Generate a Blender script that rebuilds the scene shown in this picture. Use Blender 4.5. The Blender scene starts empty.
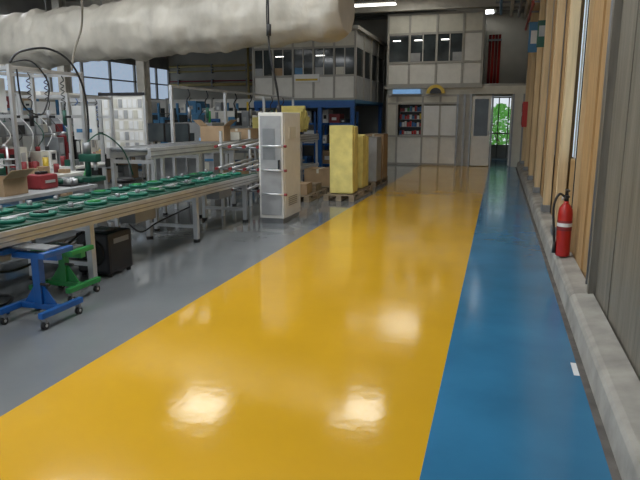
import bpy, bmesh, math, random
from mathutils import Vector, Matrix, noise
random.seed(7)
scene = bpy.context.scene
scene.view_settings.view_transform = 'Standard'

# ---------------------------------------------------------------- materials
MC = {}
def M(name, col, rough=0.5, metal=0.0, var=0.12, scale=6.0, bump=0.0, bscale=20.0, spec=0.5,
      emit=None, estr=0.0, stretch=(1,1,1), trans=0.0, rvar=0.0, coat=0.0):
    if name in MC: return MC[name]
    m = bpy.data.materials.new(name); m.use_nodes = True
    nt = m.node_tree; N = nt.nodes; L = nt.links
    b = N['Principled BSDF']
    tc = N.new('ShaderNodeTexCoord'); mp = N.new('ShaderNodeMapping')
    mp.inputs['Scale'].default_value = stretch
    L.new(tc.outputs['Object'], mp.inputs['Vector'])
    nz = N.new('ShaderNodeTexNoise'); nz.inputs['Scale'].default_value = scale
    nz.inputs['Detail'].default_value = 5
    L.new(mp.outputs['Vector'], nz.inputs['Vector'])
    cr = N.new('ShaderNodeValToRGB')
    cr.color_ramp.elements[0].position = 0.3; cr.color_ramp.elements[1].position = 0.7
    cr.color_ramp.elements[0].color = (*[c*(1-var) for c in col], 1)
    cr.color_ramp.elements[1].color = (*[min(1, c*(1+var)) for c in col], 1)
    L.new(nz.outputs['Fac'], cr.inputs['Fac'])
    L.new(cr.outputs['Color'], b.inputs['Base Color'])
    b.inputs['Roughness'].default_value = rough
    b.inputs['Metallic'].default_value = metal
    b.inputs['Specular IOR Level'].default_value = spec
    if coat: 
        b.inputs['Coat Weight'].default_value = coat; b.inputs['Coat Roughness'].default_value = 0.08
    if rvar > 0:
        mr = N.new('ShaderNodeMapRange')
        mr.inputs['From Min'].default_value = 0.3; mr.inputs['From Max'].default_value = 0.7
        mr.inputs['To Min'].default_value = max(0, rough-rvar); mr.inputs['To Max'].default_value = rough+rvar
        L.new(nz.outputs['Fac'], mr.inputs['Value']); L.new(mr.outputs['Result'], b.inputs['Roughness'])
    if bump > 0:
        n2 = N.new('ShaderNodeTexNoise'); n2.inputs['Scale'].default_value = bscale
        n2.inputs['Detail'].default_value = 4
        L.new(mp.outputs['Vector'], n2.inputs['Vector'])
        bp = N.new('ShaderNodeBump'); bp.inputs['Strength'].default_value = bump
        bp.inputs['Distance'].default_value = 0.02
        L.new(n2.outputs['Fac'], bp.inputs['Height']); L.new(bp.outputs['Normal'], b.inputs['Normal'])
    if emit:
        b.inputs['Emission Color'].default_value = (*emit, 1); b.inputs['Emission Strength'].default_value = estr
    if trans: b.inputs['Transmission Weight'].default_value = trans
    MC[name] = m
    return m

yellow_f = M('epoxy_yellow', (0.66,0.375,0.02), 0.105, var=0.06, scale=1.1, bump=0.045, bscale=10, rvar=0.035, spec=0.6)
blue_f   = M('epoxy_blue', (0.032,0.175,0.33), 0.16, var=0.14, scale=1.5, bump=0.045, bscale=9, rvar=0.04)
grey_f   = M('epoxy_grey', (0.20,0.215,0.225), 0.075, var=0.10, scale=1.3, bump=0.035, bscale=8, rvar=0.03, spec=0.8)
dirt     = M('dirty_concrete', (0.11,0.10,0.09), 0.8, var=0.4, scale=7, bump=0.4)
kerbm    = M('kerb_concrete', (0.30,0.285,0.255), 0.8, var=0.30, scale=4, bump=0.2, bscale=14)
wood     = M('plywood_tan', (0.38,0.24,0.105), 0.6, var=0.22, scale=4, stretch=(6,6,0.5), bump=0.1)
woodl    = M('plywood_light', (0.56,0.42,0.24), 0.6, var=0.15, scale=4, stretch=(6,6,0.5), bump=0.1)
greyp    = M('weathered_panel', (0.16,0.147,0.12), 0.5, var=0.3, scale=3, stretch=(5,5,0.4), bump=0.25, bscale=12)
wallb    = M('wall_beige', (0.46,0.43,0.36), 0.8, var=0.1, scale=1.5)
walld    = M('wall_grey', (0.28,0.28,0.27), 0.8, var=0.15, scale=1.5)
ceilm    = M('roof_sheet', (0.26,0.25,0.23), 0.7, var=0.15, scale=1)
beamm    = M('beam_paint', (0.45,0.43,0.38), 0.5, var=0.1)
white    = M('white_panel', (0.68,0.67,0.63), 0.45, var=0.05)
cream    = M('cream_panel', (0.58,0.565,0.49), 0.45, var=0.06)
alu      = M('aluminium', (0.60,0.61,0.62), 0.35, metal=0.7, var=0.08)
steel    = M('steel_grey', (0.26,0.27,0.28), 0.4, metal=0.6, var=0.1)
mull     = M('mullion_grey', (0.36,0.35,0.32), 0.5, var=0.05)
mulll    = M('mullion_light', (0.62,0.61,0.57), 0.5, var=0.05)
dglass   = M('dark_glass', (0.04,0.05,0.055), 0.06, var=0.5, scale=2)
green    = M('belt_green', (0.01,0.15,0.10), 0.4, var=0.25, scale=8)
dgreen   = M('carrier_green', (0.01,0.075,0.05), 0.35, var=0.3)
lgreen   = M('paint_green', (0.03,0.28,0.07), 0.35, var=0.1)
bluep    = M('paint_blue', (0.01,0.10,0.36), 0.3, var=0.1)
bluel    = M('paint_light_blue', (0.06,0.20,0.38), 0.45, var=0.1)
black    = M('black_plastic', (0.012,0.012,0.014), 0.35, var=0.2)
rubber   = M('black_rubber', (0.02,0.02,0.02), 0.6, var=0.2)
red      = M('paint_red', (0.45,0.02,0.015), 0.3, var=0.1)
dred     = M('dark_red', (0.24,0.025,0.03), 0.5, var=0.15)
yfoam    = M('foam_yellow', (0.80,0.70,0.24), 0.7, var=0.14, scale=5, bump=0.6, bscale=9)
card     = M('cardboard', (0.36,0.25,0.15), 0.8, var=0.12)
palw     = M('pallet_wood', (0.28,0.22,0.15), 0.8, var=0.25, stretch=(1,4,4))
paper    = M('paper_white', (0.74,0.75,0.75), 0.7, var=0.03)
fabric   = M('duct_fabric', (0.46,0.43,0.37), 0.42, var=0.2, scale=1.6, bump=1.0, bscale=3.2, stretch=(1.6,1,1))
strap    = M('strap', (0.25,0.23,0.19), 0.7)
bin_y    = M('plastic_yellow', (0.60,0.42,0.04), 0.4)
bin_b    = M('plastic_blue', (0.03,0.13,0.36), 0.4)
bin_g    = M('plastic_grey', (0.33,0.34,0.35), 0.5)
pipey    = M('pipe_yellow', (0.50,0.38,0.14), 0.5, var=0.15)
skyl     = M('daylight_panel', (0.8,0.8,0.8), 0.5, emit=(1.0,0.97,0.88), estr=8.5)
fillm    = M('added_fill_panel', (0.8,0.8,0.8), 0.5, emit=(0.95,0.98,1.0), estr=10.0)  # stronger emission for the added fill panels
lampglow    = M('tube_and_pane_glow', (0.9,0.9,0.9), 0.5, emit=(1.0,0.98,0.92), estr=3.5)  # batten tubes, also the glow bars painted on office glass
winem    = M('window_daylight', (0.5,0.6,0.7), 0.4, emit=(0.62,0.78,1.0), estr=0.5)
strips   = M('glowing_strip', (0.5,0.58,0.62), 0.3, emit=(0.65,0.82,1.0), estr=0.6)  # sky light behind the plastic is put in as emission
leafm    = M('leaves_glow', (0.06,0.22,0.03), 0.6, var=0.5, scale=3, emit=(0.10,0.32,0.06), estr=0.4)  # green emission puts daylight into the leaf colour
grass    = M('outside_ground', (0.35,0.36,0.30), 0.9)
screen   = M('screen_blue', (0.1,0.2,0.35), 0.3, emit=(0.2,0.4,0.7), estr=0.6)

# ---------------------------------------------------------------- builder
class B:
    def __init__(s, name):
        s.name = name; s.bm = bmesh.new(); s.mats = []
    def _add(s, tb, mat, mtx=None, smooth=False):
        if mat not in s.mats: s.mats.append(mat)
        i = s.mats.index(mat)
        if mtx is not None: bmesh.ops.transform(tb, matrix=mtx, verts=tb.verts)
        for f in tb.faces:
            f.material_index = i
            if smooth and len(f.verts) <= 4: f.smooth = True
        me = bpy.data.meshes.new('t'); tb.to_mesh(me); tb.free()
        s.bm.from_mesh(me); bpy.data.meshes.remove(me)
        return s
    def box(s, x0,x1,y0,y1,z0,z1, mat, bev=0.0, mtx=None):
        tb = bmesh.new(); bmesh.ops.create_cube(tb, size=1)
        bmesh.ops.transform(tb, verts=tb.verts, matrix=Matrix.Translation(((x0+x1)/2,(y0+y1)/2,(z0+z1)/2)) @
            Matrix.Diagonal((abs(x1-x0),abs(y1-y0),abs(z1-z0),1)))
        if bev > 0:
            bmesh.ops.bevel(tb, geom=list(tb.edges), offset=bev, segments=2, affect='EDGES', profile=0.6)
        return s._add(tb, mat, mtx)
    def cyl(s, p0, p1, r, mat, seg=14, r2=None):
        p0 = Vector(p0); p1 = Vector(p1); d = p1-p0
        tb = bmesh.new()
        bmesh.ops.create_cone(tb, cap_ends=True, segments=seg, radius1=r, radius2=r if r2 is None else r2, depth=d.length)
        m = Matrix.Translation((p0+p1)/2) @ d.to_track_quat('Z','Y').to_matrix().to_4x4()
        return s._add(tb, mat, m, True)
    def sph(s, c, r, mat, sc=(1,1,1), seg=14):
        tb = bmesh.new(); bmesh.ops.create_uvsphere(tb, u_segments=seg, v_segments=max(6,seg//2), radius=r)
        return s._add(tb, mat, Matrix.Translation(c) @ Matrix.Diagonal((*sc,1)), True)
    def lathe(s, prof, c, mat, seg=24, mtx=None):
        tb = bmesh.new(); rings = []
        for r,z in prof:
            rings.append([tb.verts.new((r*math.cos(2*math.pi*k/seg), r*math.sin(2*math.pi*k/seg), z)) for k in range(seg)])
        for a,b_ in zip(rings, rings[1:]):
            for k in range(seg):
                tb.faces.new((a[k], a[(k+1)%seg], b_[(k+1)%seg], b_[k]))
        tb.faces.new(rings[0][::-1]); tb.faces.new(rings[-1])
        m = Matrix.Translation(c)
        if mtx is not None: m = m @ mtx
        return s._add(tb, mat, m, True)
    def tube(s, pts, r, mat, seg=8, steps=8):
        P = [Vector(p) for p in pts]
        if len(P) > 2:
            Q = []
            for i in range(len(P)-1):
                a = P[max(i-1,0)]; b_ = P[i]; c = P[i+1]; d = P[min(i+2,len(P)-1)]
                for k in range(steps):
                    t = k/steps
                    Q.append(0.5*((2*b_)+(c-a)*t+(2*a-5*b_+4*c-d)*t*t+(-a+3*b_-3*c+d)*t**3))
            Q.append(P[-1]); P = Q
        tb = bmesh.new(); rings = []; ref = Vector((0.31,0.17,0.93)).normalized()
        for i,p in enumerate(P):
            t = (P[min(i+1,len(P)-1)]-P[max(i-1,0)]).normalized()
            u = t.cross(ref)
            if u.length < 0.05: u = t.cross(Vector((1,0,0)))
            u.normalize(); v = t.cross(u)
            rings.append([tb.verts.new(p+u*r*math.cos(2*math.pi*k/seg)+v*r*math.sin(2*math.pi*k/seg)) for k in range(seg)])
        for a,b_ in zip(rings, rings[1:]):
            for k in range(seg): tb.faces.new((a[k], a[(k+1)%seg], b_[(k+1)%seg], b_[k]))
        tb.faces.new(rings[0][::-1]); tb.faces.new(rings[-1])
        bmesh.ops.recalc_face_normals(tb, faces=tb.faces)
        return s._add(tb, mat, None, True)
    def prism(s, prof, axis, a0, a1, mat):
        tb = bmesh.new()
        def P(p,a): return (p[0],a,p[1]) if axis=='y' else (a,p[0],p[1])
        A = [tb.verts.new(P(p,a0)) for p in prof]; Bv = [tb.verts.new(P(p,a1)) for p in prof]
        n = len(prof)
        for k in range(n): tb.faces.new((A[k],A[(k+1)%n],Bv[(k+1)%n],Bv[k]))
        tb.faces.new(A[::-1]); tb.faces.new(Bv)
        bmesh.ops.recalc_face_normals(tb, faces=tb.faces)
        return s._add(tb, mat)
    def done(s, loc=None):
        me = bpy.data.meshes.new(s.name)
        xs=[v.co for v in s.bm.verts]
        mn = Vector((min(v.x for v in xs),min(v.y for v in xs),min(v.z for v in xs)))
        mx = Vector((max(v.x for v in xs),max(v.y for v in xs),max(v.z for v in xs)))
        c = Vector(((mn.x+mx.x)/2,(mn.y+mx.y)/2,mn.z))
        bmesh.ops.translate(s.bm, vec=-c, verts=s.bm.verts)
        s.bm.to_mesh(me); s.bm.free()
        for m in s.mats: me.materials.append(m)
        o = bpy.data.objects.new(s.name, me); scene.collection.objects.link(o)
        o.location = c
        return o

H = 5.3
# ---------------------------------------------------------------- shell
f = B('floor')
f.box(-14,-2.45,-4,24.2,-0.1,0,grey_f); f.box(-2.45,-0.25,-4,24.2,-0.1,0,yellow_f)
f.box(-0.25,0.56,-4,24.2,-0.1,0,blue_f); f.box(0.56,0.95,-4,24.2,-0.1,0,dirt)
f.done()
b = B('outside_ground'); b.box(-4,6,24.4,34,-0.12,-0.02,grass); b.done()
c = B('ceiling'); c.box(-14,0.95,-4,24.2,H,H+0.1,ceilm)
for i in range(48):
    y = -3.8+i*0.58
    c.box(-14,0.78,y,y+0.12,H-0.04,H,ceilm)
c.done()
for y in (1.5,5.5,8.85,14.2,17.5,20.05):
    b = B('roof_beam')
    b.box(-13.98,0.76,y-0.09,y+0.09,H-0.42,H-0.39,beamm); b.box(-13.98,0.76,y-0.012,y+0.012,H-0.39,H-0.07,beamm)
    b.box(-13.98,0.76,y-0.09,y+0.09,H-0.07,H-0.045,beamm); b.done()
# kerb
k = B('trim_kerb_right')
yy=-4.0
while yy < 20.3:
    y2=min(yy+3.0,20.35)
    k.prism([(0.60,0),(0.612,0.14),(0.625,0.165),(0.65,0.18),(0.779,0.20),(0.779,0)],'y',yy,y2-0.005,kerbm); yy+=3.0
k.done()
# right wall
w = B('wall_right')
w.box(0.84,0.95,-4,24.2,0,H,walld)
def rib_panel(y0,y1,mat,step,dep=0.015,z0=0.0,z1=H):
    w.box(0.80,0.84,y0,y1,z0,z1,mat)
    y=y0
    while y<y1-0.01:
        w.box(0.80-dep,0.80,y,min(y+step*0.5,y1),z0,z1,mat); y+=step
rib_panel(-4,4.95,greyp,1.2,0.006)
w.box(0.74,0.84,4.95,5.02,0,H,greyp)
rib_panel(5.02,6.5,wood,0.75,0.018)
w.box(0.76,0.84,6.5,6.62,0,H,woodl)
w.box(0.80,0.84,6.62,7.4,0,1.1,wood)
for (a,b2,lm) in ((7.55,9.4,wood),(10.0,11.8,wood),(12.3,14.2,woodl),(14.8,16.8,wood),(17.3,20.35,woodl)):
    rib_panel(a,b2,lm,0.62,0.02)
for (a,b2) in ((9.4,10.0),(11.8,12.3),(14.2,14.8),(16.8,17.3)):
    w.box(0.80,0.84,a,b2,0,1.0,greyp); w.box(0.80,0.84,a,b2,4.2,H,greyp)
w.done()
for i,(a,b2) in enumerate(((6.62,7.4),(9.4,10.0),(11.8,12.3),(14.2,14.8),(16.8,17.3))):
    ww=B('window_%d'%(i+1))
    z0=1.12 if i==0 else 1.02
    n=3
    for j in range(n):
        s=(b2-a)/n
        ww.box(0.81,0.838,a+j*s+0.02,a+(j+1)*s-0.02,z0,4.18,strips)
        ww.box(0.795,0.838,a+j*s-0.0,a+j*s+0.02,z0,4.18,mull)
    ww.done()
for y in (7.42,9.3,11.7,14.1,16.7,19.0):
    b=B('wall_pilaster')
    b.box(0.68,0.779,y,y+0.16,0.202,H-0.45,woodl,0.006); b.box(0.70,0.779,y+0.16,y+0.30,0.202,H-0.45,wood)
    b.box(0.66,0.779,y-0.02,y+0.18,0.202,0.30,steel); b.done()
# left wall
w = B('wall_left'); w.box(-14.1,-14,-4,24.2,0,2.35,wallb); w.box(-14.1,-14,-4,24.2,3.6,H,walld)
w.box(-14.1,-14,-4,4,2.35,3.6,walld)
w.done()
ww=B('window_6')
y=4.0
while y<24.1:
    ww.box(-14.08,-14.04,y,min(y+1.55,24.1),2.35,3.6,winem); ww.box(-14.09,-13.97,y+1.5,min(y+1.6,24.1),2.35,3.6,mull); y+=1.6
ww.box(-14.09,-13.97,4,24.1,2.93,2.98,mull)
ww.done()
w = B('wall_back'); w.box(-14,-0.5,24.2,24.35,0,H,wallb); w.box(-0.5,0.62,24.2,24.35,2.35,H,wallb); w.box(0.62,0.95,24.2,24.35,0,H,wallb)
w.done()
p=B('wall_pipes')
for z,r,m in ((3.72,0.05,pipey),(3.50,0.03,pipey),(2.95,0.06,pipey),(3.1,0.025,dred)):
    p.cyl((-13.9,24.08,z),(-7.6,24.08,z),r,m)
    x=-13.5
    while x<-7.6:
        p.box(x,x+0.05,24.02,24.2,z-0.08,z+0.08,steel); x+=1.6
p.cyl((-10.2,24.06,0.0),(-10.2,24.06,4.9),0.05,pipey); p.cyl((-9.1,24.06,0),(-9.1,24.06,4.9),0.07,beamm)
p.done()
for x in (-12.2,-9.6):
    b=B('roof_column'); b.box(x-0.12,x+0.12,15.05,15.07,0,H-0.06,beamm); b.box(x-0.12,x+0.12,15.33,15.35,0,H-0.06,beamm); b.box(x-0.01,x+0.01,15.07,15.33,0,H-0.06,beamm); b.done()

# skylights / lamps
def skylight(x,y,sx,sy,mat,n=3):
    b=B('ceiling_light_panel')
    z=H-0.05
    b.box(x-sx/2-0.06,x+sx/2+0.06,y-sy/2-0.06,y+sy/2+0.06,z-0.06,z,beamm)
    for i in range(n):
        for j in range(n+1):
            b.box(x-sx/2+sx*i/n+0.02,x-sx/2+sx*(i+1)/n-0.02,y-sy/2+sy*j/(n+1)+0.06,y-sy/2+sy*(j+1)/(n+1)-0.06,z-0.075,z-0.06,mat)
    b.done()
skylight(-2.85,12.8,1.15,1.3,skyl); skylight(-6.45,11.9,1.15,1.3,skyl); skylight(-2.86,18.65,1.3,1.3,skyl)
for x in (-10.3,-6.5,-2.4):  # added fill panels, out of view, to brighten the hall
    for y in (-2.2,3.4,7.1):
        skylight(x,y,1.9,2.2,fillm)
skylight(-12.7,12.6,1.6,2.4,fillm); skylight(-1.0,22.9,1.2,0.8,fillm)  # two more added fill panels, left side and behind the office front
def tubelamp(x0,y0,x1,y1,z):
    b=B('fluorescent_batten')
    d=Vector((x1-x0,y1-y0,0)).normalized(); n=Vector((-d.y,d.x,0))*0.05
    b.cyl((x0,y0,z+0.06),(x1,y1,z+0.06),0.05,white,8)
    for sg in (-1,1):
        b.cyl((x0+n.x*sg,y0+n.y*sg,z),(x1+n.x*sg,y1+n.y*sg,z),0.022,lampglow,8)
    b.cyl((x0*.8+x1*.2,y0*.8+y1*.2,z+0.08),(x0*.8+x1*.2,y0*.8+y1*.2,H-0.02),0.008,steel,6)
    b.cyl((x0*.2+x1*.8,y0*.2+y1*.8,z+0.08),(x0*.2+x1*.8,y0*.2+y1*.8,H-0.02),0.008,steel,6)
    b.done()
tubelamp(-4.2,17.2,-2.9,17.2,4.6); tubelamp(-12.8,17.0,-11.0,17.0,4.75); tubelamp(-10.2,17.0,-8.8,17.0,4.75)

# ---------------------------------------------------------------- wrapped duct
def duct():
    b=B('fabric_air_duct'); tb=bmesh.new()
    A=Vector((-2.42,9.75,3.26)); C=Vector((-13.8,11.35,3.02)); n=150; seg=40; rings=[]
    d=(C-A).normalized(); u=Vector((-d.y,d.x,0)).normalized(); v=Vector((0,0,1))
    for i in range(n+1):
        t=i/n; p=A.lerp(C,t); R=0.43+0.09*min(1,t*1.3)
        e=min(1,(i+0.6)/4.0); R*=(0.55+0.45*math.sqrt(max(0.0,1-(1-e)**2))) if e<1 else 1
        strapf = 0.965 if i%19==9 else 1.0
        ring=[]
        for k in range(seg):
            a=2*math.pi*k/seg
            nn=noise.noise(Vector((t*22,math.cos(a)*1.5,math.sin(a)*1.5)))*0.13+noise.noise(Vector((t*60+math.sin(a)*2,math.cos(a)*3,math.sin(a)*3)))*0.08
            nn+=0.03*math.sin(t*150+3*math.sin(a))
            rr=R*strapf*(1+nn)
            ring.append(tb.verts.new(p+u*rr*math.cos(a)+v*(rr*1.08*math.sin(a))))
        rings.append(ring)
    for a_,b_ in zip(rings,rings[1:]):
        for k2 in range(seg): tb.faces.new((a_[k2],a_[(k2+1)%seg],b_[(k2+1)%seg],b_[k2]))
    tb.faces.new(rings[0][::-1]); tb.faces.new(rings[-1])
    bmesh.ops.recalc_face_normals(tb,faces=tb.faces)
    b._add(tb,fabric,None,True)
    for i in range(n):
        if i%19==9:
            p=A.lerp(C,i/n)
            b.cyl(p+Vector((0,0,0.38)),(p.x,p.y,H-0.05),0.01,steel,6)
    b.done()
duct()

# ---------------------------------------------------------------- far two-storey office
Y=20.4
o=B('two_storey_office')
def pan(x0,x1,z0,z1,mat,y=Y): o.box(x0,x1,y,y+0.06,z0,z1,mat)
pan(-3.65,-3.31,0,2.3,cream)
pan(-3.31,-2.47,0,0.95,white); pan(-2.47,-1.34,0,0.95,white)
pan(-2.43,-1.38,0.98,1.95,paper)
pan(-3.31,-1.34,2.05,2.3,cream)
pan(-1.34,-0.92,0,2.3,mull); pan(0.40,0.76,0,2.3,cream)
pan(-1.34,0.76,2.3,2.55,cream)
pan(-3.65,-1.34,2.3,2.55,cream)
for x in (-3.65,-3.31,-2.47,-1.9,-1.34,-1.12,-0.92,-0.25,0.38,0.70):
    o.box(x-0.03,x+0.03,Y-0.03,Y+0.08,0,2.3,mull if x<-1.5 else steel)
for z in (0.04,0.96,2.02,2.27):
    o.box(-3.65,-0.92,Y-0.025,Y,z-0.03,z+0.03,mull)
o.box(-3.28,-2.50,Y+0.5,Y+0.55,0.95,2.05,black)
o.box(-3.28,-2.50,Y+0.06,Y+0.5,0.95,0.99,steel)
cols=[red,bin_b,bin_y,lgreen,paper,bluel,dred]
for r_ in range(4):
    z=1.0+r_*0.25
    o.box(-3.27,-2.51,Y+0.2,Y+0.5,z,z+0.015,steel)
    for q in range(9):
        x=-3.25+q*0.083
        o.box(x,x+0.06,Y+0.22,Y+0.35,z+0.015,z+0.10+random.random()*0.1,random.choice(cols))
o.box(-3.75,-0.6,Y-0.12,Y+3.5,2.5,2.6,mull)
o.box(-0.6,0.78,Y+0.1,Y+3.6,2.56,2.62,mull)
o.box(-0.62,0.78,Y,Y+0.1,2.55,2.62,mull)
o.box(-3.65,-3.6,Y+0.06,Y+3.5,0,2.5,cream); o.box(-1.0,-0.95,Y+0.06,Y+3.5,0,2.5,cream)
x0,x1=-3.65,-0.65
xs=[-3.65,-2.95,-2.08,-1.25,-0.65]
T=4.85
for a,b2 in zip(xs,xs[1:]):
    o.box(a,b2,Y-0.02,Y+0.04,2.6,3.32,white)
    if b2<-0.7: o.box(a,b2,Y+0.0,Y+0.03,3.32,4.22,dglass)
    else: o.box(a,b2,Y-0.02,Y+0.04,3.32,4.22,white)
    o.box(a,b2,Y-0.02,Y+0.04,4.22,T,cream)
for x in xs: o.box(x-0.035,x+0.035,Y-0.05,Y+0.06,2.6,T,mull)
for a in (-2.52,-1.67): o.box(a-0.015,a+0.015,Y-0.03,Y+0.02,3.32,4.22,mulll)
for z in (2.62,3.32,4.22,T-0.03): o.box(x0-0.03,x1+0.03,Y-0.045,Y,z-0.035,z+0.03,mull)
o.box(x0,x1,Y+0.06,Y+3.5,T-0.05,T+0.01,mull); o.box(x1-0.05,x1,Y+0.05,Y+3.5,2.6,T,cream); o.box(x0,x0+0.05,Y+0.05,Y+3.5,2.6,T,cream)
for a in (-3.5,-2.8,-1.95): o.box(a,a+0.25,Y-0.012,Y-0.002,4.0,4.03,lampglow)  # glowing bars on the panes paint in lamps showing in the glass
for a,b2 in ((-2.95,-2.6),(-1.6,-1.28)): o.box(a+0.03,b2,Y-0.006,Y-0.002,3.36,3.62,bin_g)
o.done()
b=B('half_round_sign')
def halfd(r,h,th,mat,y):
    tb=bmesh.new(); cv=[tb.verts.new((r*math.cos(math.pi*i/16),0,h*math.sin(math.pi*i/16))) for i in range(17)]
    fc=tb.faces.new(cv); ex=bmesh.ops.extrude_face_region(tb,geom=[fc]); bmesh.ops.translate(tb,vec=(0,-th,0),verts=[e for e in ex['geom'] if isinstance(e,bmesh.types.BMVert)])
    b._add(tb,mat,Matrix.Translation((-2.05,y,2.33)))
halfd(0.3,0.28,0.03,bin_y,Y-0.13); halfd(0.19,0.18,0.02,black,Y-0.16); b.done()
b=B('illuminated_sign'); b.box(-3.45,-2.55,Y-0.15,Y-0.04,2.33,2.47,screen,0.01); b.box(-3.48,-2.52,Y-0.14,Y-0.04,2.31,2.33,steel); b.done()
d=B('door_1'); d.box(-0.88,-0.29,Y+0.01,Y+0.06,0.02,0.98,white,0.005); d.box(-0.88,-0.80,Y+0.01,Y+0.06,0.98,2.25,white); d.box(-0.37,-0.29,Y+0.01,Y+0.06,0.98,2.25,white)
d.box(-0.80,-0.37,Y+0.01,Y+0.06,2.15,2.25,white); d.box(-0.80,-0.37,Y+0.025,Y+0.04,0.98,2.15,dglass); d.cyl((-0.34,Y-0.03,1.0),(-0.34,Y-0.03,1.15),0.012,steel); d.cyl((-0.34,Y-0.03,1.02),(-0.34,Y+0.02,1.02),0.01,steel,8); d.cyl((-0.34,Y-0.03,1.13),(-0.34,Y+0.02,1.13),0.01,steel,8)
d.done()
d=B('door_2'); d.box(0.32,0.36,Y+0.1,Y+0.75,0.02,2.25,white,0.004); d.box(0.315,0.365,Y+0.2,Y+0.65,1.0,2.1,dglass); d.done()
d=B('door_3')
for x in (-0.49,-0.08,0.28,0.57): d.box(x,x+0.04,24.22,24.28,0,2.34,mull)
for z in (0.0,0.95,2.29): d.box(-0.49,0.61,24.23,24.27,z,z+0.05,mull)
d.box(-0.46,0.6,24.24,24.26,0.05,0.55,white); d.done()
def shrub(cx,cy,h,r):
    b=B('shrub'); tb=bmesh.new()
    for i in range(1700):
        a=random.random()*6.283; q=random.random()**0.5; z=random.random()
        rr=r*q*math.sin(math.pi*(0.15+0.8*z))
        p=Vector((cx+rr*math.cos(a),cy+rr*math.sin(a),0.1+z*h)); s=0.05+random.random()*0.06
        u=Vector((random.gauss(0,1),random.gauss(0,1),random.gauss(0,1))).normalized(); v=u.orthogonal().normalized()
        tb.faces.new([tb.verts.new(p+u*s),tb.verts.new(p+v*s*0.5),tb.verts.new(p-u*s),tb.verts.new(p-v*s*0.5)])
    b._add(tb,leafm)
    for i in range(4): b.tube([(cx,cy,-0.02),(cx+random.uniform(-.1,.1)*r,cy,h*0.3),(cx+random.uniform(-.5,.5)*r,cy,h*0.7)],0.025,palw,6)
    b.done()
shrub(0.0,26.6,2.0,1.0); shrub(1.4,27.5,2.4,0.9)

b=B('red_hanging_pipe_bundle')
for i in range(4): b.cyl((-0.45+i*0.1,21.2,2.64),(-0.45+i*0.1,21.2,4.2),0.045,red if i%2 else dred)
b.box(-0.52,-0.08,21.1,21.3,4.0,4.06,steel); b.box(-0.55,-0.05,21.05,21.35,2.625,2.66,steel); b.done()
p=B('overhead_pipes')
for x,z,r,m in ((0.55,4.55,0.06,beamm),(0.38,4.60,0.04,steel),(0.60,4.2,0.035,red),(0.15,4.62,0.05,beamm),(-0.15,4.68,0.04,bluel)):
    p.cyl((x,11,z),(x,20.2,z),r,m)
for y in (11.5,13.2,15.2,16.6,18.6):
    p.box(-0.3,0.779,y,y+0.05,4.72,4.77,steel); p.cyl((-0.28,y+0.02,4.75),(-0.28,y+0.02,4.85),0.01,steel,6); p.box(0.6,0.779,y,y+0.04,4.12,4.16,steel)
    p.cyl((0.35,y+0.02,4.5),(0.35,y+0.02,4.85),0.01,steel,6)
p.done()
b=B('wall_sign'); b.box(0.55,0.779,15.9,15.93,3.1,3.8,bluel,0.005); b.box(0.60,0.74,15.89,15.9,3.3,3.6,paper); b.done()
b=B('wall_sign'); b.box(0.60,0.779,12.9,12.93,2.9,3.4,dgreen,0.005); b.box(0.63,0.74,12.89,12.9,3.1,3.3,bin_g); b.done()
b=B('fire_hose_cabinet'); b.box(0.60,0.778,18.2,18.7,1.3,2.0,red,0.01); b.box(0.59,0.60,18.25,18.65,1.35,1.95,dred); b.cyl((0.585,18.3,1.6),(0.585,18.3,1.72),0.01,alu,6); b.done()

# ---------------------------------------------------------------- mezzanine office centre-left
m_=B('mezzanine_office')
X0,X1,Y0,Y1=-7.45,-4.2,18.0,22.6
m_.box(X0,X1,Y0,Y1,2.0,2.1,bluel)
n=5; W=(X1-X0)/n
for i in range(n):
    a=X0+i*W; b2=a+W
    m_.box(a,b2,Y0,Y0+0.05,2.1,2.8,white); m_.box(a,b2,Y0+0.015,Y0+0.04,2.8,3.62,dglass); m_.box(a,b2,Y0,Y0+0.05,3.62,4.1,cream)
    if i in (1,3): m_.box(a+0.08,b2-0.3,Y0+0.0,Y0+0.014,3.38,3.40,lampglow)  # glow bar laid on the glass stands in for lamp shine
    m_.box(a+0.05,a+0.3,Y0+0.005,Y0+0.014,2.83,3.05,[bin_g,card,bluel,bin_g,cream][i])
    m_.box(a+W/2-0.012,a+W/2+0.012,Y0-0.01,Y0+0.02,2.8,3.62,mulll)
for i in range(n+1):
    a=X0+i*W; m_.box(a-0.03,a+0.03,Y0-0.03,Y0+0.06,2.1,4.1,mull)
for z in (2.12,2.8,3.62,4.08): m_.box(X0,X1,Y0-0.025,Y0,z-0.03,z+0.03,mull)
n=4; W=(Y1-Y0)/n
for i in range(n):
    a=Y0+i*W; b2=a+W
    m_.box(X1-0.05,X1,a,b2,2.1,2.8,bin_g); m_.box(X1-0.04,X1-0.015,a,b2,2.8,3.62,dglass); m_.box(X1-0.05,X1,a,b2,3.62,4.1,walld); m_.box(X1-0.06,X1+0.03,b2-0.03,b2+0.03,2.1,4.1,mull)
m_.box(X0,X0+0.05,Y0,Y1,2.1,4.1,cream); m_.box(X0-0.1,X1+0.1,Y0-0.1,Y1,4.1,4.2,mull)
m_.box(X0,X1,Y0-0.04,Y0+0.06,1.86,2.05,bluep)
for x in (X0+0.08,X0+1.1,X0+2.15,X1-0.08):
    for y in (Y0+0.05,Y1-0.1):
        m_.box(x-0.06,x+0.06,y-0.06,y+0.06,0,2.0,bluep)
m_.box(X0,X1,Y1-0.04,Y1,0,2.0,walld)
m_.done()
b=B('notice_sign'); b.box(-6.1,-5.3,Y0-0.06,Y0-0.03,2.62,2.85,paper); b.box(-6.05,-5.35,Y0-0.065,Y0-0.06,2.66,2.72,bin_y); b.done()

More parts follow.
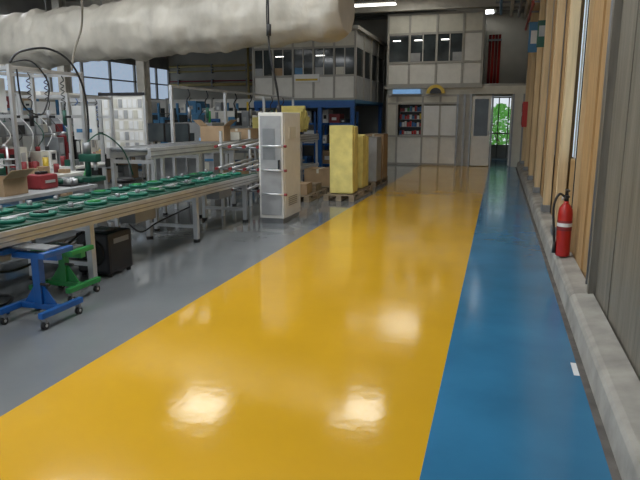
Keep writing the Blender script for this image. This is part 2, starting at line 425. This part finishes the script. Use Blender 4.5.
# ---------------------------------------------------------------- green conveyor table
g=B('assembly_conveyor')
gx0,gx1,gy0,gy1=-4.4,-3.5,1.8,8.55
g.box(gx0+0.06,gx1-0.06,gy0,gy1,0.665,0.70,green)
for x in (gx0,gx1-0.06):
    g.box(x,x+0.06,gy0,gy1,0.60,0.72,alu,0.006)
    xx = x+0.06 if x>-4 else x-0.006
    g.box(xx,xx+0.006,gy0,gy1,0.632,0.642,steel); g.box(xx,xx+0.006,gy0,gy1,0.672,0.682,steel)
    g.box(x+0.01,x+0.045,gy0,gy1,0.72,0.735,dgreen)
g.box(-3.98,-3.92,gy0,gy1,0.70,0.73,alu); g.box(-4.14,-4.10,gy0,gy1,0.70,0.715,dgreen)
yy=gy0+0.15
while yy<gy1-0.3:
    for cx in (-3.74,-4.2):
        g.box(cx-0.15,cx+0.15,yy,yy+0.26,0.70,0.725,dgreen,0.005)
        g.lathe([(0.10,0),(0.11,0.012),(0.11,0.03),(0.085,0.032),(0.08,0.015),(0.03,0.012)],(cx,yy+0.13,0.725),green if random.random()<.6 else dgreen,16)
        if random.random()<0.5: g.cyl((cx,yy+0.13,0.737),(cx,yy+0.13,0.79),0.025,steel,10)
        else: g.box(cx-0.06,cx+0.02,yy+0.08,yy+0.18,0.737,0.765,random.choice([lgreen,black,alu]),0.004)
    yy+=0.36
for y in (2.6,4.68,6.75,8.3):
    for x in (-3.62,-4.3):
        g.box(x-0.03,x+0.03,y-0.03,y+0.03,0.04,0.60,alu,0.004); g.cyl((x,y,0),(x,y,0.04),0.045,black)
    g.box(-4.3,-3.62,y-0.025,y+0.025,0.52,0.58,alu); g.box(-4.3,-3.62,y-0.02,y+0.02,0.18,0.22,alu)
for y in (3.5,5.6,7.6): g.box(-3.8,-3.6,y-0.2,y+0.2,0.46,0.60,steel,0.01)
g.tube([(-3.8,3.5,0.5),(-3.85,3.9,0.3),(-3.85,4.5,0.35),(-3.7,4.68,0.5)],0.012,black)
g.tube([(-3.9,5.6,0.5),(-3.95,6.0,0.25),(-3.95,6.4,0.3),(-3.7,6.75,0.45)],0.010,black)
g.done()

# ---------------------------------------------------------------- blue and green stands
def stand(name,mat,x,y,w=0.5,h=0.58,dep=0.5,cas=True):
    b=B(name); zb=0.09
    for sx in (-1,1):
        b.box(x+sx*w*0.45-0.022,x+sx*w*0.45+0.022,y-dep/2,y+dep/2,zb,zb+0.045,mat,0.006)
        for sy in (-1,1):
            px,py=x+sx*w*0.45,y+sy*(dep/2-0.04)
            b.cyl((px-0.014,py,0.032),(px+0.014,py,0.032),0.032,black); b.box(px-0.02,px+0.02,py-0.012,py+0.012,0.05,zb,steel)
            b.cyl((px-0.017,py,0.032),(px+0.017,py,0.032),0.012,alu)
    b.box(x-w*0.45,x+w*0.45,y-0.025,y+0.025,zb,zb+0.045,mat,0.006)
    b.box(x-0.035,x+0.035,y-0.03,y+0.03,zb+0.04,h-0.08,mat,0.006)
    b.prism([(x-0.035,zb+0.04),(x+0.035,zb+0.04),(x+0.15,zb+0.04),(x+0.035,zb+0.2),(x-0.035,zb+0.2),(x-0.15,zb+0.04)],'y',y-0.006,y+0.006,mat)
    b.box(x-w*0.5,x+w*0.5,y-0.03,y+0.03,h-0.09,h-0.04,mat,0.006)
    for sx in (-1,1):
        b.box(x+sx*w*0.45-0.025,x+sx*w*0.45+0.025,y-dep*0.35,y+dep*0.35,h-0.045,h-0.005,mat,0.006)
    b.box(x-w*0.40,x+w*0.40,y-dep*0.16,y+dep*0.16,h-0.005,h+0.01,steel,0.003)
    b.cyl((x+0.05,y-0.04,0.3),(x+0.13,y-0.04,0.3),0.012,black)
    b.done()
stand('blue_wheeled_stand',bluep,-3.36,3.70,0.42,0.58,0.46)
stand('green_wheeled_stand',lgreen,-3.62,4.30,0.42,0.45,0.42)
b=B('floor_pedal_bar'); b.box(-3.95,-3.72,3.3,3.75,0.0,0.03,bluep,0.005); b.box(-3.88,-3.78,3.45,3.6,0.03,0.10,black,0.01); b.tube([(-3.83,3.6,0.06),(-3.9,3.9,0.02),(-4.05,4.1,0.02),(-4.2,4.0,0.02)],0.012,black); b.done()
b=B('black_equipment_box')
b.box(-3.98,-3.60,4.92,5.32,0.03,0.44,black,0.03)
b.lathe([(0.13,0),(0.14,0.015),(0.12,0.02),(0.10,0.008),(0.03,0.004)],(-3.79,4.925,0.24),rubber,24,Matrix.Rotation(math.pi/2,4,'X'))
for x in (-3.94,-3.64):
    for y in (4.96,5.28): b.cyl((x,y,0),(x,y,0.04),0.025,rubber)
b.box(-3.86,-3.72,5.05,5.2,0.44,0.455,steel); b.box(-3.6,-3.595,5.0,5.25,0.33,0.38,steel); b.done()

# ---------------------------------------------------------------- roller conveyor 2
r=B('roller_conveyor')
rx0,rx1,ry0,ry1=-5.2,-4.5,7.2,15.2
for x in (rx0,rx1-0.05): r.box(x,x+0.05,ry0,ry1,1.0,1.15,alu,0.005)
r.box(rx1,rx1+0.008,ry0,ry1,1.03,1.05,steel); r.box(rx1,rx1+0.008,ry0,ry1,1.10,1.11,steel)
y=ry0+0.06
while y<ry1: r.cyl((rx0+0.05,y,1.12),(rx1-0.05,y,1.12),0.027,steel,10); y+=0.12
r.box(rx0+0.05,rx1-0.05,ry0,ry1,0.35,0.38,cream); r.box(rx1-0.04,rx1,ry0,ry1,0.32,0.40,alu)
r.box(rx0,rx0+0.04,ry0,ry1,0.32,0.40,alu)
y=ry0+0.1
while y<ry1:
    for x in (rx0+0.03,rx1-0.03):
        r.box(x-0.025,x+0.025,y-0.025,y+0.025,0.03,1.0,alu); r.cyl((x,y,0),(x,y,0.03),0.04,black)
    r.box(rx0+0.05,rx1-0.05,y-0.02,y+0.02,0.93,0.98,alu); y+=1.3
r.done()
fr=B('gravity_flow_rack')
for x in (-4.2,-3.5):
    for y in (8.75,9.9): fr.box(x-0.02,x+0.02,y-0.02,y+0.02,0,1.35,alu)
for z in (0.45,0.78,1.12):
    for x in (-4.2,-3.97,-3.73,-3.5):
        fr.cyl((x,8.6,z),(x,10.0,z+0.06),0.022,alu,8); fr.cyl((x,8.54,z-0.004),(x,8.6,z),0.024,dred,8)
    fr.cyl((-4.2,8.75,z-0.03),(-3.5,8.75,z-0.03),0.015,steel,8); fr.cyl((-4.2,9.9,z+0.02),(-3.5,9.9,z+0.02),0.015,steel,8)
fr.done()
c=B('electrical_cabinet')
c.box(-3.38,-3.0,8.3,9.1,0.08,1.63,white,0.01); c.box(-3.36,-3.02,8.33,9.08,0,0.08,steel)
c.box(-3.35,-3.03,8.288,8.3,0.13,1.58,bin_g,0.004); c.box(-3.31,-3.12,8.282,8.288,0.95,1.4,steel); c.box(-3.07,-3.05,8.26,8.288,0.8,0.95,black)
c.box(-3.0,-2.994,8.36,9.04,0.14,1.57,white); c.box(-2.994,-2.988,8.55,8.85,1.25,1.42,cream)
for i in range(5): c.box(-2.994,-2.989,8.5,8.9,0.25+i*0.03,0.262+i*0.03,steel)
for i in range(3): c.cyl((-3.25+0.08*i,8.27,0.8),(-3.25+0.08*i,8.29,0.8),0.015,[red,lgreen,bin_y][i])
# side rails fixed on the cabinet
for z in (0.45,0.80,1.15):
    c.cyl((-3.30,8.22,z),(-2.96,8.22,z),0.016,alu,8); c.cyl((-2.96,8.22,z),(-2.92,8.22,z),0.02,dred,8); c.cyl((-3.2,8.22,z),(-3.2,8.30,z),0.012,steel,8)
c.done()
b=B('hanging_power_cable')
b.tube([(-3.30,8.55,H-0.02),(-3.32,8.55,4.2),(-3.28,8.52,3.2),(-3.30,8.6,2.5),(-3.20,8.62,2.0),(-3.18,8.65,1.66)],0.014,black)
b.tube([(-3.24,8.57,H-0.02),(-3.26,8.55,4.0),(-3.33,8.58,3.0),(-3.24,8.55,2.3),(-3.15,8.62,1.66)],0.009,rubber)
b.cyl((-3.18,8.65,1.63),(-3.18,8.65,1.74),0.035,black); b.cyl((-3.29,8.55,2.72),(-3.29,8.56,2.88),0.035,rubber); b.done()

# ---------------------------------------------------------------- foam, boxes, pallets
def foam_stack(x,y,w,d,h,n,z0=0.0,seed=1):
    random.seed(seed); b=B('yellow_foam_stack')
    for i in range(n):
        t=d/n
        dz=random.uniform(-0.03,0.03); dx=random.uniform(-0.02,0.02)
        R=Matrix.Translation((x+dx,y-d/2+(i+0.5)*t,z0))@Matrix.Rotation(random.uniform(-.012,.012),4,'Y')
        b.box(-w/2,w/2,-t/2+0.003,t/2-0.003,0,h+dz,yfoam,0.025,R)
    b.done()
foam_stack(-2.86,11.35,0.46,0.50,1.26,4,0.13,2)
foam_stack(-2.85,12.35,0.42,0.55,1.08,3,0.13,3)
def pallet(x,y,w=0.8,l=1.2,z=0):
    b=B('wooden_pallet')
    for i in range(3):
        xx=x-w/2+i*(w-0.1)/2; b.box(xx,xx+0.1,y-l/2,y+l/2,z,z+0.02,palw)
        for j in range(3):
            yy=y-l/2+j*(l-0.12)/2; b.box(xx,xx+0.1,yy,yy+0.12,z+0.02,z+0.10,palw)
    for j in range(7):
        yy=y-l/2+j*(l-0.1)/6; b.box(x-w/2,x+w/2,yy,yy+0.1,z+0.10,z+0.12,palw)
    b.done()
pallet(-2.86,11.85,0.60,1.75)
pallet(-3.75,11.3,0.8,1.3); pallet(-3.7,12.9,0.8,1.3)
pallet(-2.95,14.25,0.62,1.6)
def cbox(x,y,z,w,d,h,mat=card,rot=0,open_=False,name='cardboard_box'):
    b=B(name); R=Matrix.Translation((x,y,z))@Matrix.Rotation(rot,4,'Z')
    t=0.008
    b.box(-w/2,w/2,-d/2,-d/2+t,0,h,mat,0,R); b.box(-w/2,w/2,d/2-t,d/2,0,h,mat,0,R)
    b.box(-w/2,-w/2+t,-d/2+t,d/2-t,0,h,mat,0,R); b.box(w/2-t,w/2,-d/2+t,d/2-t,0,h,mat,0,R)
    b.box(-w/2+t,w/2-t,-d/2+t,d/2-t,0,t,mat,0,R)
    if open_:
        for sx in (-1,1): b.box(0,w*0.4,-d/2,d/2,0,t*0.6,mat,0,R@Matrix.Translation((sx*w/2,0,h))@Matrix.Rotation(0 if sx>0 else math.pi,4,'Z')@Matrix.Rotation(-0.7,4,'Y'))
    else:
        b.box(-w/2,w/2,-d/2,d/2,h-t,h,mat,0,R); b.box(-0.025,0.025,-d/2-0.001,d/2+0.001,h*0.75,h+0.001,cream,0,R)
    return b.done()
cbox(-2.92,13.85,0.122,0.55,0.55,1.0,bin_g,0,name='grey_carton')
cbox(-2.88,14.6,0.122,0.5,0.6,1.05,card)
cbox(-3.75,11.0,0.122,0.6,0.5,0.2,card,0.1); cbox(-3.7,11.55,0.122,0.55,0.4,0.14,palw,0.0); cbox(-3.7,12.7,0.122,0.6,0.6,0.35,card)
random.seed(5)
b=B('yellow_foam_sheets')
for i in range(7):
    R=Matrix.Translation((-4.85,13.75+i*0.11,1.16+0.32))@Matrix.Rotation(-0.35+random.uniform(-.12,.12),4,'X')@Matrix.Rotation(random.uniform(-.14,.14),4,'Y')
    b.box(-0.33,0.33,-0.045,0.045,-0.24,0.36-0.06*abs(i-2)+random.uniform(-.03,.03),yfoam,0.02,R)
b.done()
foam_stack(-4.85,12.6,0.55,0.7,0.42,2,1.15,9)
cbox(-4.85,9.9,1.149,0.42,0.42,0.26,card,0.15,True); cbox(-4.85,11.1,1.149,0.5,0.6,0.2,card,0.0); cbox(-4.83,10.5,1.149,0.35,0.3,0.14,cream,0.3)
for i in range(4):
    cbox(-4.85,8.0+i*0.9,0.381,0.45,0.5,0.16+0.04*(i%2),[card,bin_g,cream,card][i],0,False,'storage_carton')

# ---------------------------------------------------------------- workstations
def crate(b,x,y,z,w,d,h,mat):
    t=0.008
    b.box(x-w/2,x+w/2,y-d/2,y+d/2,z,z+t,mat); b.box(x-w/2,x+w/2,y-d/2,y-d/2+t,z+t,z+h*0.6,mat); b.box(x-w/2,x+w/2,y+d/2-t,y+d/2,z+t,z+h,mat)
    b.box(x-w/2,x-w/2+t,y-d/2+t,y+d/2-t,z+t,z+h,mat); b.box(x+w/2-t,x+w/2,y-d/2+t,y+d/2-t,z+t,z+h,mat)
def workstation(x0,x1,y0,y1,top=2.15,seed=0,panel=True):
    random.seed(seed); b=B('assembly_workstation')
    for x in (x0+0.03,x1-0.03):
        for y in (y0+0.03,y1-0.03):
            b.box(x-0.022,x+0.022,y-0.022,y+0.022,0.02,top,alu); b.cyl((x,y,0),(x,y,0.03),0.035,black)
    b.box(x0,x1,y0+0.05,y1-0.05,0.80,0.84,white,0.005); b.box(x0+0.05,x1-0.05,y0+0.01,y0+0.05,0.74,0.80,alu); b.box(x0+0.05,x1-0.05,y1-0.05,y1-0.01,0.74,0.80,alu)
    for z in (top-0.06,1.55):
        b.box(x0+0.05,x1-0.05,y0+0.01,y0+0.05,z,z+0.04,alu); b.box(x0+0.05,x1-0.05,y1-0.05,y1-0.01,z,z+0.04,alu)
        b.box(x0+0.01,x0+0.05,y0+0.05,y1-0.05,z,z+0.04,alu)
    b.box(x1-0.05,x1-0.01,y0+0.05,y1-0.05,top-0.06,top-0.02,alu)
    b.box(x0+0.05,x0+0.3,y0+0.05,y1-0.05,1.32,1.34,steel)
    b.box(x0+0.1,x1-0.15,y0+0.1,y1-0.1,0.30,0.32,steel)
    y=y0+0.15
    while y<y1-0.3:
        hh=random.uniform(0.15,0.35); b.box(x0+0.15,x1-0.25,y,y+0.22,0.32,0.32+hh,random.choice([black,steel,card,bin_g,bluel]),0.01); y+=0.28
    y=y0+0.2
    while y<y1-0.15:
        crate(b,x0+0.18,y,1.34,0.2,0.14,0.12,random.choice([bin_b,bin_g,bin_g,steel,black,dred,cream])); y+=0.17
    y=y0+0.16
    while y<y1-0.2:
        m=random.choice([dred,white,steel,bin_g,black,black,cream,dgreen]); hh=random.uniform(0.1,0.45); 
        b.box(x0+0.2,x0+0.45,y-0.08,y+0.06,0.84,0.84+hh,m,0.012)
        b.box(x0+0.45,x0+0.456,y-0.05,y+0.02,0.84+hh*0.4,0.84+hh*0.8,random.choice([black,bin_g,paper]))
        b.cyl((x0+0.33,y,0.84+hh),(x0+0.33,y,0.84+hh+0.06),0.03,random.choice([alu,black,dred]))
        b.cyl((x0+0.6,y,0.84),(x0+0.6,y,0.84+random.uniform(.06,.22)),0.035,random.choice([alu,black,paper,bin_y,dred,bluel]))
        if random.random()<0.6: b.box(x0+0.66,x0+0.78,y-0.05,y+0.05,0.84,0.84+random.uniform(.03,.12),random.choice([black,steel,card,dgreen]),0.005)
        b.tube([(x0+0.33,y,0.84+hh+0.05),(x0+0.4,y+0.05,1.35),(x0+0.2,y+0.02,1.6)],0.007,random.choice([black,paper,dgreen]),5,5)
        y+=0.19
    for i in range(4):
        yy=y0+0.2+i*(y1-y0-0.4)/3; xx=x1-0.2
        pts=[(xx,yy,top-0.06)]; 
        for q in range(9): pts.append((xx+0.03*(-1)**q,yy,top-0.12-q*0.035))
        pts.append((xx,yy,top-0.5)); b.tube(pts,0.007,random.choice([black,bluep,black]),6,3)
        b.cyl((xx,yy,top-0.5),(xx,yy,top-0.7),0.026,random.choice([steel,dgreen,black])); b.box(xx-0.015,xx+0.09,yy-0.015,yy+0.015,top-0.60,top-0.57,black)
    b.box(x0+0.2,x0+0.35,y0+0.1,y1-0.1,top-0.02,top+0.04,white); 
    if panel:
        b.box(x0+0.02,x0+0.035,y0+0.06,y1-0.06,0.95,1.5,bin_g)
        for i in range(4):
            yy=y0+0.15+i*0.28
            b.box(x0+0.035,x0+0.038,yy,yy+0.2,1.1,1.32,paper)
    b.box(x0+0.05,x0+0.06,y0+0.3,y0+0.75,1.62,top-0.1,paper)
    b.done()
workstation(-6.2,-5.35,5.75,7.05,2.15,3)
workstation(-6.2,-5.35,3.9,5.4,2.0,4)
workstation(-6.9,-6.0,7.5,8.6,1.9,5,False)
workstation(-7.9,-7.0,9.6,11.2,1.9,6)
workstation(-9.4,-8.4,7.6,9.2,2.0,8)
workstation(-9.8,-8.8,12.0,13.8,1.9,10)
workstation(-11.2,-10.3,6.8,8.6,2.0,14)
workstation(-7.9,-7.0,5.4,6.9,2.0,21)
b=B('air_hose_loop')
b.tube([(-5.38,5.8,2.17),(-5.36,5.95,2.3),(-5.35,6.4,2.38),(-5.35,6.8,2.25),(-5.33,7.0,1.9),(-5.33,7.03,1.4),(-5.33,6.95,0.95)],0.014,black)
b.tube([(-5.38,5.8,2.17),(-5.34,6.1,2.2),(-5.34,6.35,1.95),(-5.34,6.2,1.6),(-5.34,5.9,1.7),(-5.34,5.85,2.1)],0.01,black)
b.tube([(-5.3,6.7,0.0),(-5.3,6.75,0.6),(-5.32,6.95,0.95)],0.012,lgreen)
b.done()
b=B('ceiling_cable_loop')
b.tube([(-5.2,6.9,H-0.02),(-5.2,6.9,3.6),(-5.15,6.85,3.0),(-5.3,7.0,2.7),(-5.4,6.95,2.4),(-5.42,6.9,2.16)],0.014,strap); b.done()
b=B('kanban_board')
bx0,bx1,by=-6.55,-5.75,9.05
for x in (bx0-0.03,bx1+0.03): b.box(x-0.02,x+0.02,by-0.02,by+0.02,0,1.98,alu); b.box(x-0.025,x+0.025,by-0.3,by+0.3,0,0.04,alu)
b.box(bx0,bx1,by-0.01,by+0.01,0.95,1.92,white); b.box(bx0-0.05,bx1+0.05,by-0.025,by+0.025,1.92,1.97,black)
for i in range(8):
    for j in range(5):
        x=bx0+0.05+i*0.094; z=1.0+j*0.18
        b.box(x,x+0.07,by-0.018,by-0.011,z,z+0.14,random.choice([paper,paper,bin_g,paper,cream]))
b.done()
b=B('paper_sheet_holder'); b.box(-5.62,-5.60,7.35,7.37,0,1.75,alu); b.box(-5.8,-5.42,7.33,7.345,1.25,1.72,paper); b.box(-5.75,-5.47,7.2,7.5,0,0.03,steel); b.box(-5.75,-5.5,7.32,7.33,1.35,1.4,bluel); b.done()
b=B('green_bench_press'); 
b.box(-5.0,-4.75,6.2,6.5,0.0,0.78,steel,0.01); b.box(-5.0,-4.72,6.2,6.5,0.78,0.84,dgreen,0.01); b.cyl((-4.86,6.35,0.84),(-4.86,6.35,1.12),0.035,dgreen); b.box(-4.95,-4.70,6.29,6.41,1.02,1.12,dgreen,0.02); b.cyl((-4.75,6.35,0.92),(-4.75,6.35,1.02),0.025,alu); b.cyl((-4.86,6.35,1.12),(-4.86,6.35,1.26),0.05,steel)
b.tube([(-4.86,6.35,1.25),(-4.74,6.5,1.36),(-4.66,6.8,1.15),(-4.66,7.0,0.8)],0.009,dgreen); b.done()
b=B('side_bench'); b.box(-5.15,-4.55,3.0,6.1,0.74,0.78,bin_g,0.005)
for x in (-5.1,-4.6):
    for y in (3.05,4.5,6.05): b.box(x-0.02,x+0.02,y-0.02,y+0.02,0,0.74,alu)
b.box(-5.1,-4.6,3.0,6.1,0.2,0.23,steel); b.done()
cbox(-4.85,4.95,0.782,0.34,0.36,0.17,card,0.1,True); 
b=B('red_tool_case'); b.box(-4.98,-4.74,5.4,5.66,0.782,0.94,dred,0.02); b.box(-4.9,-4.82,5.48,5.6,0.94,0.97,black,0.01); b.box(-4.74,-4.73,5.45,5.6,0.85,0.88,alu); b.done()
b=B('white_test_unit'); b.box(-5.05,-4.7,4.2,4.6,0.782,1.2,white,0.02); b.box(-4.70,-4.69,4.25,4.5,0.95,1.12,screen); b.box(-4.95,-4.80,4.3,4.5,1.2,1.28,dred,0.01); b.cyl((-4.9,4.4,1.28),(-4.9,4.4,1.5),0.02,alu); b.done()
b=B('parts_tray'); b.box(-5.0,-4.65,5.75,6.05,0.782,0.80,black)
for i in range(3):
    for j in range(3): b.cyl((-4.95+i*0.12,5.8+j*0.1,0.80),(-4.95+i*0.12,5.8+j*0.1,0.86),0.03,[alu,dgreen,bin_g][(i+j)%3],10)
b.done()
b=B('adhesive_spool_stand'); b.box(-5.12,-4.92,5.15,5.35,0.782,0.80,steel); b.cyl((-5.02,5.25,0.80),(-5.02,5.25,1.25),0.012,alu,8)
b.lathe([(0.10,0),(0.10,0.012),(0.04,0.014),(0.04,0.08),(0.10,0.082),(0.10,0.094)],(-5.02,5.25,0.85),black,20); b.lathe([(0.08,0),(0.08,0.01),(0.035,0.012),(0.035,0.06),(0.08,0.062),(0.08,0.072)],(-5.02,5.25,1.05),bin_g,20); b.done()
def stool(x,y):
    b=B('work_stool')
    for i in range(5):
        a=i*2*math.pi/5; b.cyl((x,y,0.08),(x+0.26*math.cos(a),y+0.26*math.sin(a),0.05),0.016,black); b.sph((x+0.26*math.cos(a),y+0.26*math.sin(a),0.028),0.028,rubber)
    b.cyl((x,y,0.06),(x,y,0.55),0.022,alu); b.lathe([(0.12,0),(0.19,0.01),(0.2,0.04),(0.18,0.07),(0.1,0.075)],(x,y,0.55),black,20)
    b.box(x-0.2,x-0.17,y-0.15,y+0.15,0.8,1.0,black,0.012); b.cyl((x-0.18,y,0.6),(x-0.185,y,0.85),0.012,alu); b.done()
stool(-5.65,8.2); stool(-7.4,8.7); stool(-8.0,7.4)

def rack(x,y,w,d,h,levels,seed,frame=bluel):
    random.seed(seed); b=B('storage_rack')
    for sx in (0,1):
        for sy in (0,1):
            xx=x+sx*w; yy=y+sy*d; b.box(xx-0.03,xx+0.03,yy-0.03,yy+0.03,0,h,frame)
    for l in range(levels):
        z=0.12+l*(h-0.15)/(levels-0.5)
        b.box(x-0.02,x+w+0.02,y-0.03,y,z-0.06,z,frame); b.box(x,x+w,y,y+d,z-0.02,z,steel)
        xx=x+0.06
        while xx<x+w-0.2:
            ww_=random.uniform(0.12,0.36); hh=random.uniform(0.12,(h-0.15)/levels*0.8)
            if xx+ww_>x+w-0.04: break
            b.box(xx,xx+ww_,y+0.05,y+d-0.05,z,z+hh,random.choice([card,bin_g,white,bin_b,cream,black,paper,steel,dred,bluel]),0.01)
            b.box(xx+ww_*0.25,xx+ww_*0.7,y+0.045,y+0.05,z+hh*0.3,z+hh*0.6,random.choice([paper,black,bin_g]))
            xx+=ww_+0.03
    b.done()
rack(-7.2,18.5,1.6,0.7,1.75,3,1,bluep); rack(-5.45,18.5,1.05,0.7,1.75,3,2,bluep)
rack(-9.6,17.0,1.7,0.7,2.0,4,3); rack(-12.0,16.9,1.8,0.7,2.0,4,4); rack(-7.2,14.2,1.5,0.6,1.7,3,5,steel)
rack(-9.2,10.6,1.0,0.6,1.6,3,6,alu); rack(-12.6,12.4,1.8,0.7,2.1,4,12); rack(-12.8,8.4,1.3,0.7,2.1,4,13,alu)
def machine(x,y,w,d,h,seed):
    random.seed(seed); b=B('machine_enclosure')
    b.box(x,x+w,y,y+d,0.08,h,white if seed%2 else bin_g,0.02); b.box(x+0.03,x+w-0.03,y+0.03,y+d-0.03,0,0.08,steel)
    b.box(x+w*0.12,x+w*0.6,y-0.012,y,h*0.5,h*0.85,dglass); b.box(x+w*0.68,x+w*0.92,y-0.03,y,h*0.55,h*0.8,bin_g,0.005); b.box(x+w*0.72,x+w*0.88,y-0.035,y-0.03,h*0.66,h*0.78,screen)
    b.box(x+w*0.1,x+w*0.9,y-0.01,y,0.12,h*0.42,cream,0.003); b.cyl((x+w*0.8,y+d*0.4,h),(x+w*0.8,y+d*0.4,h+0.25),0.03,[dred,bin_y,lgreen][seed%3]); b.box(x,x+w,y-0.014,y-0.001,h*0.44,h*0.47,bluel)
    b.done()
machine(-8.0,16.0,1.3,0.8,1.75,1); machine(-7.0,11.9,1.1,0.8,1.45,2); machine(-11.55,14.6,1.2,0.9,1.8,3); machine(-11.6,10.2,1.2,0.9,1.7,4)
def monitor(x,y,z,rot=0):
    b=B('computer_monitor'); R=Matrix.Translation((x,y,z))@Matrix.Rotation(rot,4,'Z')
    b.box(-0.12,0.12,-0.09,0.09,0,0.02,black,0.005,R); b.box(-0.02,0.02,0.0,0.03,0.02,0.2,black,0,R); b.box(-0.24,0.24,-0.03,0.01,0.14,0.5,black,0.008,R); b.box(-0.22,0.22,-0.034,-0.03,0.16,0.48,dglass,0,R); b.done()
def desk(x0,x1,y0,y1,h=0.95):
    b=B('inspection_desk'); b.box(x0,x1,y0,y1,h-0.04,h,white,0.004)
    for x in (x0+0.03,x1-0.03):
        for y in (y0+0.03,y1-0.03): b.box(x-0.02,x+0.02,y-0.02,y+0.02,0,h-0.04,steel)
    b.box(x0,x1,y1-0.02,y1,0.2,h-0.05,bin_g); b.done()
desk(-6.9,-5.6,10.2,10.9); monitor(-5.95,10.5,0.952,0.2); monitor(-6.5,10.6,0.952,-0.1)
def trolley(x,y,seed):
    random.seed(seed); b=B('instrument_trolley')
    for sx in (-0.28,0.28):
        for sy in (-0.22,0.22):
            b.cyl((x+sx,y+sy,0.08),(x+sx,y+sy,1.35),0.014,alu,8); b.cyl((x+sx-0.012,y+sy,0.04),(x+sx+0.012,y+sy,0.04),0.04,rubber,12)
            b.cyl((x+sx,y+sy,0.04),(x+sx,y+sy,0.08),0.01,steel,6)
    for z in (0.2,0.75,1.3):
        b.box(x-0.3,x+0.3,y-0.24,y+0.24,z,z+0.02,bin_g,0.004)
        xx=x-0.26
        while xx<x+0.1:
            w_=random.uniform(0.1,0.2); b.box(xx,xx+w_,y-0.15,y+0.15,z+0.02,z+0.02+random.uniform(0.08,0.35),random.choice([black,cream,dred,card,steel,paper,bluel]),0.01); xx+=w_+0.02
    b.tube([(x,y,1.5),(x+0.25,y,1.75),(x+0.28,y+0.1,1.2),(x+0.26,y,0.8)],0.01,black)
    b.done()
trolley(-5.75,14.4,1); trolley(-7.9,13.4,3); trolley(-6.4,15.6,6); trolley(-7.0,13.3,4)
# overhead tool rail beside the roller conveyor
b=B('overhead_tool_rail')
for y in (9.2,11.3,13.4,15.5):
    b.box(-5.34,-5.29,y,y+0.05,0,2.05,alu)
b.box(-5.34,-5.29,9.2,15.55,2.05,2.09,alu)
for i,y in enumerate((9.8,10.5,11.8,12.6,13.9,14.7)):
    b.tube([(-5.31,y,2.06),(-5.28,y,1.95),(-5.34,y,1.85),(-5.30,y,1.72)],0.012,black); b.cyl((-5.30,y,1.74),(-5.30,y,1.54),0.03,[steel,dgreen,black][i%3])
b.done()
b=B('office_partition'); b.box(-12.5,-8.0,19.8,19.9,0,2.2,white)
for i in range(6): b.box(-12.5+i*0.9-0.03,-12.5+i*0.9+0.03,19.77,19.93,0,2.25,mull)
for i in range(5): b.box(-12.4+i*0.9,-11.7+i*0.9,19.78,19.80,1.1,1.9,dglass)
b.done()

# ---------------------------------------------------------------- fire extinguisher
e=B('fire_extinguisher'); ex,ey,ez=0.672,6.3,0.20
e.lathe([(0.058,0),(0.066,0.01),(0.07,0.02),(0.07,0.42),(0.064,0.47),(0.042,0.51),(0.025,0.53),(0.025,0.55)],(ex,ey,ez),red,28)
e.lathe([(0.0705,0),(0.071,0.002),(0.071,0.10),(0.0705,0.102)],(ex,ey,ez+0.26),dred,28)
e.lathe([(0.0708,0),(0.0713,0.002),(0.0713,0.035),(0.0708,0.037)],(ex,ey,ez+0.3),paper,28)
e.cyl((ex,ey,ez+0.55),(ex,ey,ez+0.60),0.022,black); e.box(ex-0.02,ex+0.02,ey-0.10,ey+0.03,ez+0.595,ez+0.61,black,0.003)
e.box(ex-0.018,ex+0.018,ey-0.11,ey+0.02,ez+0.655,ez+0.667,black,0.003)
e.box(ex-0.015,ex+0.015,ey+0.0,ey+0.02,ez+0.6,ez+0.66,black); e.cyl((ex-0.025,ey,ez+0.575),(ex-0.045,ey,ez+0.575),0.018,alu)
e.tube([(ex,ey,ez+0.575),(ex-0.07,ey-0.02,ez+0.62),(ex-0.115,ey-0.03,ez+0.5),(ex-0.10,ey-0.02,ez+0.3),(ex-0.083,ey-0.015,ez+0.12)],0.012,rubber)
e.cyl((ex-0.083,ey-0.015,ez+0.14),(ex-0.081,ey-0.015,ez+0.03),0.014,black,12,0.022); e.done()
b=B('wall_conduit'); b.cyl((0.765,5.2,0.21),(0.765,5.2,H-0.45),0.014,steel); b.cyl((0.77,6.56,0.21),(0.77,6.56,H-0.45),0.02,black)
b.done()
b=B('floor_tape_mark'); b.box(0.525,0.558,3.75,3.95,0.0,0.002,paper); b.done()

# ---------------------------------------------------------------- world, camera
w=bpy.data.worlds.new('World'); scene.world=w; w.use_nodes=True
w.node_tree.nodes['Background'].inputs[0].default_value=(0.85,0.93,1.0,1); w.node_tree.nodes['Background'].inputs[1].default_value=0.85
cam=bpy.data.cameras.new('Camera'); co=bpy.data.objects.new('Camera',cam); scene.collection.objects.link(co)
cam.sensor_width=36; cam.lens=36*600/640; cam.clip_end=200
th=math.atan(0.2033); ps=math.atan(0.294)
co.location=(0,0,1.55); co.rotation_euler=(math.pi/2-th,0,ps)
scene.camera=co
